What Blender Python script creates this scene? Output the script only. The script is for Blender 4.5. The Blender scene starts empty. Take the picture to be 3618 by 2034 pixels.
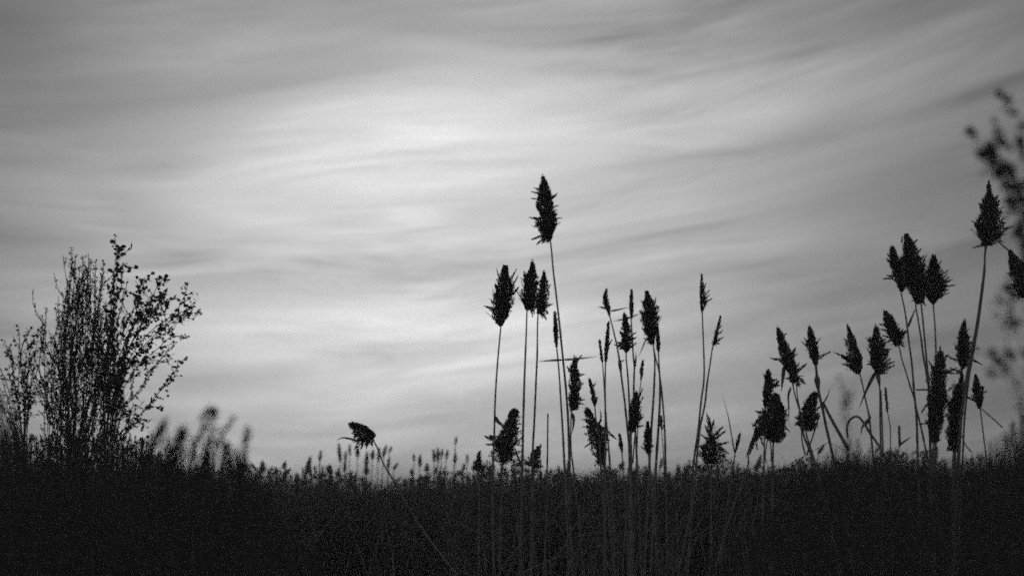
import bpy, math
import numpy as np
from mathutils import Vector

# ------------------------------------------------------------------ camera, sky, sun, exposure
W0, H0 = 3618.0, 2034.0
FPX = 7255.0                                  # focal length in photo pixels (about 28 degrees across)
EYE = 1.3
PITCH = math.atan2(1720 - H0 / 2, FPX)
scene = bpy.context.scene
col = scene.collection
rng = np.random.default_rng(7)

cam_data = bpy.data.cameras.new('camera')
cam_data.sensor_width = 36.0
cam_data.sensor_fit = 'HORIZONTAL'
cam_data.lens = 36.0 * FPX / W0
cam_data.clip_start = 0.05
cam_data.clip_end = 5000.0
cam_data.dof.use_dof = True
cam_data.dof.focus_distance = 8.0
cam_data.dof.aperture_fstop = 4.0
cam = bpy.data.objects.new('camera', cam_data)
cam.location = (0, 0, EYE)
cam.rotation_euler = (math.pi / 2 + PITCH, 0, 0)
col.objects.link(cam)
scene.camera = cam

SUN_AZ, SUN_EL = math.radians(-2.3), math.radians(7.0)
SUN_DIR = Vector((math.sin(SUN_AZ) * math.cos(SUN_EL), math.cos(SUN_AZ) * math.cos(SUN_EL), math.sin(SUN_EL)))

world = bpy.data.worlds.new('World')
scene.world = world
world.use_nodes = True
nt = world.node_tree
nt.nodes.clear()
def N(t, **kw):
    n = nt.nodes.new(t)
    for k, v in kw.items():
        setattr(n, k, v)
    return n
def L(a, b): nt.links.new(a, b)
def mth(op, a, b=None, clamp=False):
    n = N('ShaderNodeMath', operation=op, use_clamp=clamp)
    for i, v in enumerate((a, b)):
        if v is None: continue
        if isinstance(v, (int, float)): n.inputs[i].default_value = v
        else: L(v, n.inputs[i])
    return n.outputs[0]
def mapr(v, a, b, c, d):
    n = N('ShaderNodeMapRange', clamp=True)
    L(v, n.inputs[0])
    for i, q in enumerate((a, b, c, d)): n.inputs[i + 1].default_value = q
    return n.outputs[0]

tc = N('ShaderNodeTexCoord')
sep = N('ShaderNodeSeparateXYZ'); L(tc.outputs['Generated'], sep.inputs[0])
dx, dy, dz = sep.outputs
# sheet of cloud seen from below; its streaks sag to the left and sweep up to the right
zz = mth('ADD', mth('ABSOLUTE', dz), 0.35)
cx_, cy_ = mth('DIVIDE', dx, zz), mth('DIVIDE', dy, zz)
rad_ = mth('SQRT', mth('ADD', mth('MULTIPLY', cx_, cx_), mth('MULTIPLY', cy_, cy_)))
sag = mth('MULTIPLY', mth('POWER', mth('ABSOLUTE', mth('ADD', cx_, 0.401)), 2.0), 0.33)
warp_in = N('ShaderNodeCombineXYZ'); L(cx_, warp_in.inputs[0]); L(cy_, warp_in.inputs[1])
wn = N('ShaderNodeTexNoise', noise_dimensions='2D'); L(warp_in.outputs[0], wn.inputs['Vector'])
wn.inputs['Scale'].default_value = 2.6; wn.inputs['Detail'].default_value = 1.0
across = mth('ADD', mth('ADD', rad_, sag), mth('MULTIPLY', wn.outputs[0], 0.12))
comb = N('ShaderNodeCombineXYZ'); L(cx_, comb.inputs[0]); L(across, comb.inputs[1])
def streak(sx, sy, detail, dist, off, rough=0.55):
    m = N('ShaderNodeMapping')
    L(comb.outputs[0], m.inputs[0])
    m.inputs['Location'].default_value = off
    m.inputs['Scale'].default_value = (sx, sy, 1)
    n = N('ShaderNodeTexNoise', noise_dimensions='2D')
    L(m.outputs[0], n.inputs['Vector'])
    n.inputs['Scale'].default_value = 1.0
    n.inputs['Detail'].default_value = detail
    n.inputs['Roughness'].default_value = rough
    n.inputs['Distortion'].default_value = dist
    return n.outputs[0]
s_big = streak(2.2, 5.0, 2.0, 0.3, (3.503, 2.293, 0))
s_mid = streak(2.6, 11.0, 4.0, 0.5, (-7.536, 8.332, 0), 0.6)
s_fine = streak(5.0, 30.0, 5.0, 0.6, (-3.285, 12.415, 0), 0.65)
pn = N('ShaderNodeTexNoise', noise_dimensions='2D'); L(warp_in.outputs[0], pn.inputs['Vector'])
pn.inputs['Scale'].default_value = 4.3; pn.inputs['Detail'].default_value = 2.0
patch = mapr(pn.outputs[0], 0.36, 0.64, 0.35, 1.3)               # streaks stand out in places and melt in others
detail = mth('ADD', mth('MULTIPLY', mapr(s_mid, 0.28, 0.72, -0.5, 0.5), 0.40), mth('MULTIPLY', mapr(s_fine, 0.25, 0.75, -0.5, 0.5), 0.22))
clouds = mth('ADD', mth('MULTIPLY', mapr(s_big, 0.3, 0.7, -0.5, 0.5), 0.48), mth('MULTIPLY', detail, patch))
# the veiled sun: brightness of the cloud sheet falls away from its direction, spread along the streaks
def dotp(v):
    n = N('ShaderNodeVectorMath', operation='DOT_PRODUCT')
    L(tc.outputs['Generated'], n.inputs[0]); n.inputs[1].default_value = v
    return n.outputs['Value']
east = Vector((math.cos(SUN_AZ), -math.sin(SUN_AZ), 0)); north = east.cross(SUN_DIR)
north = -north if north.z < 0 else north
TILT = math.radians(36.6)
e_long, e_short = east * math.cos(TILT) + north * math.sin(TILT), north * math.cos(TILT) - east * math.sin(TILT)
toward = dotp(SUN_DIR)
ang = mth('ARCCOSINE', mth('MINIMUM', toward, 1.0))
q1 = mth('DIVIDE', dotp(e_long), math.radians(10.6)); q2 = mth('DIVIDE', dotp(e_short), math.radians(7.47))
g1 = mth('MULTIPLY', mth('EXPONENT', mth('MULTIPLY', mth('ADD', mth('MULTIPLY', q1, q1), mth('MULTIPLY', q2, q2)), -1.0)), mth('GREATER_THAN', toward, 0.0))
g2 = mth('EXPONENT', mth('MULTIPLY', mth('DIVIDE', ang, math.radians(40.0)), -1.0))
glow = mth('ADD', mth('ADD', mth('MULTIPLY', g1, 0.51), mth('MULTIPLY', g2, 0.066)), 0.074)
# thicker air near the horizon
hor = mapr(dz, -0.01, 0.07, 0.90, 1.0)
lum = mth('MULTIPLY', mth('MULTIPLY', glow, hor), mth('ADD', clouds, 1.0))
sky = N('ShaderNodeTexSky', sky_type='NISHITA')
sky.sun_disc = False
sky.sun_elevation = SUN_EL
sky.sun_rotation = SUN_AZ
bw = N('ShaderNodeRGBToBW'); L(sky.outputs[0], bw.inputs[0])
total = mth('ADD', mth('MULTIPLY', lum, 10.0), mth('MULTIPLY', bw.outputs[0], 0.03))
bg = N('ShaderNodeBackground')
L(total, bg.inputs['Color'])
bg.inputs['Strength'].default_value = 0.1
wo = N('ShaderNodeOutputWorld'); L(bg.outputs[0], wo.inputs['Surface'])

sun_data = bpy.data.lights.new('sun', 'SUN')
sun_data.energy = 0.5
sun_data.angle = math.radians(14)
sun_data.color = (1.0, 0.99, 0.97)
sun = bpy.data.objects.new('sun', sun_data)
sun.rotation_euler = SUN_DIR.to_track_quat('Z', 'Y').to_euler()
sun.location = (0, 30, 12)
col.objects.link(sun)

scene.view_settings.view_transform = 'Standard'
scene.view_settings.look = 'None'
scene.view_settings.exposure = 0.0
scene.view_settings.gamma = 1.0
scene.view_settings.use_curve_mapping = False
scene.render.engine = 'CYCLES'
scene.cycles.use_denoising = False
scene.cycles.max_bounces = 4
scene.cycles.use_adaptive_sampling = True
scene.cycles.adaptive_threshold = 0.08
scene.cycles.adaptive_min_samples = 4
scene.cycles.pixel_filter_type = 'BLACKMAN_HARRIS'
scene.cycles.filter_width = 1.9
scene.cycles.volume_bounces = 1

# ------------------------------------------------------------------ helpers
CP, SP = math.cos(PITCH), math.sin(PITCH)
def P(px, py, d):
    """photo pixel -> point on the upright plane d metres ahead of the camera"""
    cx, cy = (px - W0 / 2) / FPX, -(py - H0 / 2) / FPX
    x, y, z = cx, CP - cy * SP, SP + cy * CP
    s = d / y
    return np.array((x * s, d, EYE + z * s))
def ground_py(d): return 1720 + EYE / d * FPX

def material(name, v, rough=0.75, var=0.35, scale=60.0):
    m = bpy.data.materials.new(name)
    m.use_nodes = True
    t = m.node_tree
    b = t.nodes['Principled BSDF']
    b.inputs['Roughness'].default_value = rough
    b.inputs['Specular IOR Level'].default_value = 0.25
    co = t.nodes.new('ShaderNodeTexCoord')
    n = t.nodes.new('ShaderNodeTexNoise')
    n.inputs['Scale'].default_value = scale
    n.inputs['Detail'].default_value = 3
    t.links.new(co.outputs['Object'], n.inputs['Vector'])
    r = t.nodes.new('ShaderNodeMapRange')
    r.inputs[1].default_value, r.inputs[2].default_value = 0.3, 0.7
    r.inputs[3].default_value, r.inputs[4].default_value = v * (1 - var), v * (1 + var)
    t.links.new(n.outputs[0], r.inputs[0])
    t.links.new(r.outputs[0], b.inputs['Base Color'])
    return m
M_STEM = material('dry_reed_stem', 0.34, 0.55, 0.3, 25)
M_PLUME = material('reed_plume', 0.17, 0.9, 0.4, 90)
M_LEAF = material('dry_reed_leaf', 0.2, 0.7, 0.35, 40)
M_WEED = material('weed_stalk', 0.12, 0.8, 0.4, 60)
M_WLEAF = material('weed_leaf', 0.135, 0.8, 0.4, 60)
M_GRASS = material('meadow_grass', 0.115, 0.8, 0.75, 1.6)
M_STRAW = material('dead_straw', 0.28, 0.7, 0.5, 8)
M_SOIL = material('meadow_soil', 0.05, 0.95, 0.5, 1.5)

class MB:
    def __init__(s): s.v = []; s.f = []; s.n = 0
    def add(s, v, f):
        v = np.asarray(v, float).reshape(-1, 3)
        s.v.append(v)
        s.f.extend([tuple(int(i) + s.n for i in q) for q in f])
        s.n += len(v)
    def mesh(s, name, mat, origin=(0, 0, 0), smooth=False):
        me = bpy.data.meshes.new(name)
        v = np.concatenate(s.v) - np.asarray(origin)
        me.from_pydata(v.tolist(), [], s.f)
        me.materials.append(mat)
        if smooth:
            me.polygons.foreach_set('use_smooth', np.ones(len(me.polygons), bool))
        me.update()
        return me
def quads_mesh(name, V, mat, k=4):
    """V: (n, k, 3) array, one polygon each"""
    n = len(V)
    me = bpy.data.meshes.new(name)
    me.vertices.add(n * k); me.loops.add(n * k); me.polygons.add(n)
    me.vertices.foreach_set('co', np.ascontiguousarray(V, np.float32).ravel())
    me.loops.foreach_set('vertex_index', np.arange(n * k, dtype=np.int32))
    me.polygons.foreach_set('loop_start', np.arange(0, n * k, k, dtype=np.int32))
    me.update(calc_edges=True)
    me.materials.append(mat)
    return me
def link(name, me, parent=None, **props):
    o = bpy.data.objects.new(name, me)
    col.objects.link(o)
    if parent is not None: o.parent = parent
    for k, v in props.items(): o[k] = v
    return o
def thing(name, base, label, cat, group=None):
    o = bpy.data.objects.new(name, None)
    o.empty_display_size = 0.1
    o.location = base
    col.objects.link(o)
    o['label'] = label; o['category'] = cat
    if group: o['group'] = group
    return o

def smooth_path(pts, n=6):
    pts = np.asarray(pts, float)
    if len(pts) < 3: 
        t = np.linspace(0, 1, n + 1)[:, None]
        return pts[0] * (1 - t) + pts[-1] * t
    h = np.linalg.norm(np.diff(pts, axis=0), axis=1) + 1e-9
    sl = np.diff(pts, axis=0) / h[:, None]
    m = np.empty_like(pts); m[0], m[-1] = sl[0], sl[-1]
    m[1:-1] = (sl[:-1] * h[1:, None] + sl[1:] * h[:-1, None]) / (h[1:] + h[:-1])[:, None]
    out = []
    for i in range(len(pts) - 1):
        for k in range(n):
            t = k / n
            a, b = 2 * t ** 3 - 3 * t * t + 1, t ** 3 - 2 * t * t + t
            c, d = -2 * t ** 3 + 3 * t * t, t ** 3 - t * t
            out.append(a * pts[i] + b * h[i] * m[i] + c * pts[i + 1] + d * h[i] * m[i + 1])
    out.append(pts[-1])
    return np.array(out)
def frame(path):
    t = np.gradient(path, axis=0)
    t /= np.linalg.norm(t, axis=1)[:, None] + 1e-12
    ref = np.array((0, 1.0, 0.02))
    a = np.cross(t, ref); a /= np.linalg.norm(a, axis=1)[:, None] + 1e-9
    b = np.cross(t, a)
    return t, a, b
def tube(mb, path, radii, sides=6):
    path = np.asarray(path); radii = np.broadcast_to(radii, (len(path),))
    t, a, b = frame(path)
    th = np.linspace(0, 2 * np.pi, sides, endpoint=False)
    ring = path[:, None] + radii[:, None, None] * (np.cos(th)[None, :, None] * a[:, None] + np.sin(th)[None, :, None] * b[:, None])
    f = []
    for i in range(len(path) - 1):
        for k in range(sides):
            k2 = (k + 1) % sides
            f.append((i * sides + k, i * sides + k2, (i + 1) * sides + k2, (i + 1) * sides + k))
    f.append(tuple(range(sides))[::-1]); f.append(tuple((len(path) - 1) * sides + k for k in range(sides)))
    mb.add(ring.reshape(-1, 3), f)
def ribbon(mb, path, width, fold=0.35, twist=0.0):
    """a leaf blade: keeled strip, widest at a third of its length"""
    path = np.asarray(path); n = len(path)
    t, a, b = frame(path)
    s = np.linspace(0, 1, n)
    w = width * 0.5 * np.clip(np.minimum(0.35 + s * 4.0, 1.0) * (1 - s ** 2.2), 0.03, 1)
    ca, sa = np.cos(twist * s)[:, None], np.sin(twist * s)[:, None]
    side = a * ca + b * sa; nor = -a * sa + b * ca
    l = path - side * w[:, None] + nor * (w * fold)[:, None]
    r = path + side * w[:, None] + nor * (w * fold)[:, None]
    v = np.concatenate([l, path, r]); f = []
    for i in range(n - 1):
        f.append((i, i + 1, n + i + 1, n + i)); f.append((n + i, n + i + 1, 2 * n + i + 1, 2 * n + i))
    mb.add(v, f)
def unit(v): return v / (np.linalg.norm(v, axis=-1, keepdims=True) + 1e-12)
def diamonds(cent, direc, length, width):
    """lens-shaped scales: four corners each"""
    n = len(cent)
    d = unit(direc)
    r = unit(np.cross(d, rng.normal(size=(n, 3))))
    L_ = np.broadcast_to(length, (n,))[:, None]; W_ = np.broadcast_to(width, (n,))[:, None]
    return np.stack([cent - d * L_ * 0.5, cent + r * W_ * 0.5 - d * L_ * 0.08, cent + d * L_ * 0.5, cent - r * W_ * 0.5 - d * L_ * 0.08], 1)

# ------------------------------------------------------------------ ground
def ground():
    nx, ny = 60, 60
    xs = np.concatenate([-np.geomspace(900, 1, nx // 2), np.geomspace(1, 900, nx // 2)])
    ys = np.concatenate([-np.geomspace(900, 1, ny // 2), np.geomspace(1, 900, ny // 2)])
    v = [(x, y, 0.03 * math.sin(x * 1.3 + y * 0.7) * (abs(y) < 60) - 0.02) for y in ys for x in xs]
    f = [(j * nx + i, j * nx + i + 1, (j + 1) * nx + i + 1, (j + 1) * nx + i) for j in range(ny - 1) for i in range(nx - 1)]
    mb = MB(); mb.add(v, f)
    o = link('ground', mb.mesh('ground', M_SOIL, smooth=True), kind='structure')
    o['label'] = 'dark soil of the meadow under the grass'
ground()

# ------------------------------------------------------------------ reeds
C = {  # crop corner and scale used when measuring the photograph
    3: (1650, 580, 450 / 1086), 4: (1650, 1150, 800 / 1931), 5: (2050, 900, 600 / 1931), 6: (2600, 1050, 650 / 1569),
    7: (3050, 750, 568 / 1645), 8: (3050, 1050, 568 / 1371), 9: (3300, 250, 318 / 708), 2: (900, 1350, 900 / 2576),
    12: (1300, 1550, 1200 / 2576), 13: (2400, 1500, 1218 / 2576), 1: (0, 800, 900 / 1448), 0: (0, 0, 3618 / 2576), 99: (0, 0, 1)}
def px(c, pts):
    x0, y0, s = C[c]
    return [(x0 + x * s, y0 + y * s) for x, y in pts]

def plume_geometry(axis, rows, d, dens=1.0, droop=0.0, sp=11.5):
    """axis: base..tip pixels; rows: (t, left px, right px) half widths along it. Returns quads of scales + core"""
    k = d / FPX
    ax = smooth_path(np.array([P(x, y, d) for x, y in axis]), 8)
    seg = np.r_[0, np.cumsum(np.linalg.norm(np.diff(ax, axis=0), axis=1))]
    length = seg[-1]
    def A(t):
        q = np.clip(t, 0, 1) * length
        return np.stack([np.interp(q, seg, ax[:, i]) for i in range(3)], -1)
    tang, _, _ = frame(ax)
    def T(t):
        q = np.clip(t, 0, 1) * length
        return unit(np.stack([np.interp(q, seg, tang[:, i]) for i in range(3)], -1))
    rt = np.array(rows, float)
    rt = rt[np.argsort(rt[:, 0])]
    def Wd(t, cosp):
        l, r = np.interp(t, rt[:, 0], rt[:, 1]) * k, np.interp(t, rt[:, 0], rt[:, 2]) * k
        m = (l + r) * 0.5
        side = np.where(cosp > 0, r, l)
        return side * cosp ** 2 + m * (1 - cosp ** 2)
    def S(t):      # picture-right side vector
        tt = T(t)
        return unit(np.stack([tt[..., 2], np.zeros_like(tt[..., 0]), -tt[..., 0]], -1))
    Y = np.array((0, 1.0, 0))
    area = np.trapz(np.interp(np.linspace(0, 1, 50), rt[:, 0], rt[:, 1] + rt[:, 2]), np.linspace(0, 1, 50)) * length / k
    nb = int(np.clip(area / 60 * dens, 30, 520))
    # tips of the branchlets
    tw = rng.uniform(0, 1, nb * 6)
    wsum = np.interp(tw, rt[:, 0], rt[:, 1] + rt[:, 2])
    tt = tw[rng.uniform(0, wsum.max(), len(tw)) < wsum][:nb]
    tt = np.r_[tt, rng.uniform(0.9, 1.0, 6)]
    nb = len(tt)
    phi = rng.uniform(0, 2 * np.pi, nb)
    rr = rng.uniform(0.15, 1.0, nb) ** 0.5 * 0.95
    # most branchlets gather into tufts that end in a shared point
    nt_ = max(10, nb // 6)
    ct, cph = rng.choice(tt, nt_), rng.uniform(0, 2 * np.pi, nt_)
    crr = 0.9 + 0.48 * rng.uniform(0, 1, nt_) ** 1.5
    pick = rng.integers(0, nt_, nb); tuft = rng.uniform(size=nb) < 0.7
    tt = np.where(tuft, np.clip(ct[pick] + rng.normal(0, 0.007, nb), 0, 1), tt)
    phi = np.where(tuft, cph[pick] + rng.normal(0, 0.06, nb), phi)
    rr = np.where(tuft, crr[pick] * rng.uniform(0.72, 1.03, nb), rr)
    cosp, sinp = np.cos(phi), np.sin(phi)
    w = Wd(tt, cosp) * rr
    out = S(tt) * cosp[:, None] + Y * sinp[:, None]
    tip = A(tt) + out * w[:, None]
    rise = np.clip(w * rng.uniform(1.2, 2.6, nb) + 0.012, 0, None) / length
    root_t = np.clip(tt - rise, 0.0, 0.97)
    root = A(root_t)
    ctrl = A(np.clip(root_t + (tt - root_t) * 0.55, 0, 1)) + out * (w * 0.45)[:, None]
    quads = []
    ns = np.clip((np.linalg.norm(tip - root, axis=1) / (0.0052 * d / 8)).astype(int), 5, 26)
    for i in range(nb):
        s = np.sort(rng.uniform(0.12, 1.0, ns[i]))[:, None]
        p = (1 - s) ** 2 * root[i] + 2 * s * (1 - s) * ctrl[i] + s * s * tip[i]
        g = 2 * (1 - s) * (ctrl[i] - root[i]) + 2 * s * (tip[i] - ctrl[i])
        g = unit(g) + rng.normal(0, 0.27, (len(s), 3))
        ln = sp * k * rng.uniform(0.75, 1.35, len(s)) * (1.0 - 0.25 * s[:, 0])
        if droop: p = p - np.array((0, 0, droop * k)) * s ** 2
        quads.append(diamonds(p + rng.normal(0, 1.3 * k, p.shape), g, ln, ln * rng.uniform(0.2, 0.33, len(s))))
        # the thread the scales sit on
        s2 = np.linspace(0, 1, 5)[:, None]
        q = (1 - s2) ** 2 * root[i] + 2 * s2 * (1 - s2) * ctrl[i] + s2 * s2 * tip[i]
        if droop: q = q - np.array((0, 0, droop * k)) * s2 ** 2
        r = unit(np.cross(q[-1] - q[0], rng.normal(size=3))) * 0.7 * k
        for j in range(4): quads.append(np.array([[q[j] - r, q[j + 1] - r, q[j + 1] + r, q[j] + r]]))
    # packed heart of the head
    nc = int(area / 5.5 * dens)
    t2 = rng.uniform(0, 0.93, nc); ph = rng.uniform(0, 2 * np.pi, nc); r2 = rng.uniform(0, 1, nc) ** 0.55 * (0.77 + 0.13 * np.sin(t2 * 23 + ph * 2 + area))
    c2, s2 = np.cos(ph), np.sin(ph)
    p = A(t2) + (S(t2) * c2[:, None] + Y * s2[:, None]) * (Wd(t2, c2) * r2)[:, None]
    if droop: p = p - np.array((0, 0, droop * k)) * r2[:, None] ** 2
    g = T(t2) + (S(t2) * c2[:, None] + Y * s2[:, None]) * 0.5 + rng.normal(0, 0.25, (nc, 3))
    quads.append(diamonds(p, g, sp * 1.2 * k, sp * 0.36 * k))
    return np.concatenate(quads)

def spray(a, b, d, n=None, sp=12.0, sag=0.0, thick=5.0):
    """one side branch with its scales, pixel a (root) to pixel b (tip)"""
    k = d / FPX
    A_, B_ = P(*a, d), P(*b, d)
    B_ = B_ + np.array((0, rng.uniform(-0.01, 0.01), 0))
    mid = (A_ + B_) / 2 + np.array((0, 0, sag * k))
    ln = np.linalg.norm(B_ - A_)
    n = n or max(12, int(ln / k * 0.09 * (6 + thick)))
    s = np.sort(rng.uniform(0, 1, n))[:, None]
    p = (1 - s) ** 2 * A_ + 2 * s * (1 - s) * mid + s * s * B_
    g = unit(2 * (1 - s) * (mid - A_) + 2 * s * (B_ - mid)) + rng.normal(0, 0.22, (n, 3))
    spread = thick * k * 0.42 * np.clip(1.1 - s, 0.08, 1)
    q = diamonds(p + rng.normal(0, 1, p.shape) * spread, g, sp * k * rng.uniform(0.7, 1.3, n), 3.6 * k)
    s2 = np.linspace(0, 1, 6)[:, None]
    c = (1 - s2) ** 2 * A_ + 2 * s2 * (1 - s2) * mid + s2 * s2 * B_
    r = np.array((0, 0.3, 1.0)) * 0.9 * k
    t = np.stack([c[:-1] - r, c[1:] - r, c[1:] + r, c[:-1] + r], 1)
    return np.concatenate([q, t])

def reed(label, d, stem, head=None, rows=None, spikes=(), leaves=(), w0=9.0, w1=4.0, group=None, dens=1.0, droop=0.0,
         name='reed', cat='reed', more_stems=(), sp=11.5, to_ground=True, sheath=None, upright=True):
    """stem: pixels top..down; head: axis pixels base..tip; rows: (t, left, right)"""
    k = d / FPX
    pts = list(stem)
    if upright: pts = [q for i, q in enumerate(pts) if i == 0 or q[1] > max(z[1] for z in pts[:i]) + 6]
    if to_ground:
        (xa, ya), (xb, yb) = pts[-2], pts[-1]
        gy = ground_py(d)
        sl = np.clip((xb - xa) / max(yb - ya, 1), -0.6, 0.6)
        x, y = xb, yb
        for f in (0.33, 0.66, 1.0):
            ny = yb + (gy + 6 - yb) * f
            x += sl * (ny - y) * (1.0 - 0.75 * f); y = ny
            pts.append((x, y))
    path = smooth_path(np.array([P(x, y, d) for x, y in pts]), 5)
    path[:, 1] += np.linspace(0, 1, len(path)) ** 2 * rng.uniform(-0.12, 0.12)
    base = path[-1].copy(); base[2] = 0.0
    t = thing(name, base, label, cat, group)
    s = np.linspace(0, 1, len(path))
    rad = (w1 + (w0 - w1) * np.clip(s * 1.6, 0, 1)) * 0.5 * k
    seg = np.r_[0, np.cumsum(np.linalg.norm(np.diff(path, axis=0), axis=1))]
    for nd in np.arange(0.18, seg[-1], 0.21):                     # joints of the cane
        rad = rad * (1 + 0.22 * np.exp(-((seg - nd) / 0.008) ** 2))
    if sheath:
        for (sy0, sy1, sw) in sheath:
            zz0, zz1 = P(W0 / 2, sy0, d)[2], P(W0 / 2, sy1, d)[2]
            m = np.clip((zz0 - path[:, 2]) / (zz0 - zz1), 0, 1)
            bump = np.where((path[:, 2] < zz0) & (path[:, 2] > zz1), np.sin(np.pi * np.sqrt(m)), 0)
            rad = np.maximum(rad, bump * sw * 0.5 * k)
    mb = MB(); tube(mb, path, rad)
    link('stem', mb.mesh('stem', M_STEM, base, True), t)
    for ms in more_stems:
        mb = MB(); pp = smooth_path(np.array([P(x, y, d + 0.02) for x, y in ms[0]]), 5)
        tube(mb, pp, np.linspace(ms[1] * 0.75, ms[1], len(pp)) * 0.5 * k)
        link('side_stem', mb.mesh('side_stem', M_STEM, base, True), t)
    if head:
        V = plume_geometry(head, rows, d, dens, droop, sp)
        p = link('plume', quads_mesh('plume', V - base, M_PLUME), t)
        for q in spikes:
            link('plume_branch', quads_mesh('plume_branch', spray(q[0], q[1], d, thick=(q[2] if len(q) > 2 else 6.0)) - base, M_PLUME), p)
    for lf in leaves:
        pp, wd = lf[0], lf[1]
        mb = MB()
        path2 = smooth_path(np.array([P(x, y, d) for x, y in pp]), 5)
        path2[:, 1] += np.linspace(0, 1, len(path2)) * rng.uniform(-0.05, 0.05)
        ribbon(mb, path2, wd * k, twist=rng.uniform(-0.8, 0.8))
        link('leaf', mb.mesh('leaf', M_LEAF, base), t)
    return t

def from_outline(c, tip, base, rows, mid=()):
    """outline rows measured in crop c as (y, xl, xr) -> axis (base..tip pixels) and (t, left, right)"""
    x0, y0, s = C[c]
    axc = [base] + sorted(mid, key=lambda q: -q[1]) + [tip]
    ys = np.array([q[1] for q in axc][::-1], float); xs = np.array([q[0] for q in axc][::-1], float)
    out = []
    for (y, xl, xr) in rows:
        xa = np.interp(y, ys, xs)
        t = (base[1] - y) / (base[1] - tip[1])
        out.append((float(np.clip(t, -0.08, 1)), max(xa - xl, 2) * s, max(xr - xa, 2) * s))
    out = [(t, l * f_, r_ * f_) for t, l, r_ in out for f_ in [float(np.interp(t, [0, 0.55, 0.8, 1], [1.2, 1.2, 0.98, 0.6]))]]
    out.append((1.0, 1.5, 1.5))
    return px(c, axc), out
def sk(c, *prs): return [tuple(px(c, pr[:2])) + tuple(pr[2:]) for pr in prs]

# ---- the stand in the middle
a, r = from_outline(3, (638, 72), (708, 640), [(100, 632, 672), (150, 620, 690), (200, 592, 708), (300, 576, 735), (350, 585, 742), (400, 607, 748), (440, 606, 765), (480, 578, 780),
    (520, 585, 768), (560, 595, 730), (600, 600, 716), (640, 640, 712)], [(645, 110), (664, 220), (676, 350), (684, 460), (697, 580)])
reed('tallest reed, ragged dark plume on a long leaning stem crossed by a level leaf', 8.0,
     px(3, [(700, 600), (708, 640), (735, 900), (765, 1150)]) + px(4, [(790, 0), (820, 300), (845, 550), (860, 750), (870, 1000), (875, 1200)]) + px(12, [(1530, 480), (1532, 650), (1545, 850)]),
     a, r, sk(3, ((640, 470), (535, 455), 9), ((700, 380), (778, 352)), ((700, 460), (808, 458), 5), ((640, 300), (552, 292), 7), ((640, 260), (556, 238)), ((640, 225), (575, 200)),
              ((700, 590), (553, 642), 11), ((690, 610), (600, 680), 14), ((690, 615), (640, 672), 14), ((700, 620), (690, 672), 10), ((715, 290), (770, 250)), ((690, 320), (755, 270), 9)),
     [(px(4, [(815, 293), (740, 293), (680, 296), (605, 301)]), 8), (px(4, [(818, 291), (900, 288), (1000, 279), (1120, 268)]), 8)], w0=9.5, w1=5)
a, r = from_outline(3, (330, 830), (288, 1375), [(850, 312, 350), (900, 285, 360), (980, 240, 385), (1050, 222, 408), (1120, 228, 415), (1200, 228, 392), (1260, 195, 365), (1320, 222, 330), (1375, 262, 296)],
    [(325, 950), (310, 1150)])
reed('wide plumed reed with spiky crown rising above the bushy nodding plume', 8.1,
     px(3, [(295, 1330), (290, 1375)]) + px(4, [(285, 50), (262, 300), (240, 650), (232, 950), (222, 1200)]) + px(12, [(945, 300), (945, 600), (950, 850)]),
     a, r, sk(3, ((280, 1000), (254, 895), 4), ((360, 1010), (422, 895), 6), ((380, 1050), (435, 955)), ((380, 1120), (440, 1048), 9), ((270, 1250), (148, 1210), 11), ((330, 1250), (378, 1250)), ((250, 1200), (215, 1170))),
     [(px(4, [(238, 770), (262, 815), (300, 855), (310, 900)]), 14)], w0=8.5)
a, r = from_outline(3, (558, 810), (512, 1235), [(830, 550, 575), (900, 528, 600), (930, 500, 610), (1000, 475, 618), (1080, 466, 612), (1150, 462, 606), (1200, 488, 600), (1235, 500, 570)], [(550, 900), (535, 1080)])
reed('reed with smooth pointed plume, first of two touching heads', 8.0,
     px(3, [(514, 1200), (512, 1240), (505, 1448)]) + px(4, [(500, 200), (490, 450), (480, 800), (472, 1150)]),
     a, r, sk(3, ((540, 1200), (562, 1305), 8), ((550, 1190), (575, 1270), 12), ((500, 1000), (488, 918), 7)), w0=8.5)
a, r = from_outline(3, (655, 905), (607, 1268), [(920, 645, 668), (960, 632, 688), (1040, 610, 702), (1120, 600, 702), (1200, 590, 705), (1268, 600, 640)], [(652, 980), (640, 1120)])
reed('narrower reed whose plume touches the smooth pointed one beside it', 8.08,
     px(3, [(610, 1240), (607, 1270), (600, 1448)]) + px(4, [(600, 200), (590, 450), (575, 800), (562, 1060), (560, 1200)]),
     a, r, sk(3, ((680, 1200), (728, 1195), 8), ((660, 1240), (692, 1270), 12), ((640, 1250), (675, 1322), 12), ((630, 1240), (645, 1310), 12), ((690, 1060), (708, 1030))), w0=8)
def closed(label, d, c, tip, base, w, stem, side=(), leaves=(), w0=7.5, w1=4, group=None, **kw):
    """a head that is still folded up: a slim spindle"""
    s = C[c][2]; hw = w * s / 2
    return reed(label, d, stem, px(c, [base, ((tip[0] + base[0]) / 2, (tip[1] + base[1]) / 2), tip]),
                [(0, hw * 0.4, hw * 0.4), (0.25, hw * 0.95, hw * 0.95), (0.5, hw, hw), (0.75, hw * 0.6, hw * 0.6), (1, 1, 1)], side, leaves, w0, w1, group, dens=1.4, sp=15, **kw)
closed('reed with slim folded head pressed close to the tallest stem', 7.95, 4, (748, -130), (764, 175), 44,
       px(4, [(762, 140), (765, 180), (785, 400), (800, 650), (815, 900), (828, 1170)]), w0=8)
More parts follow.
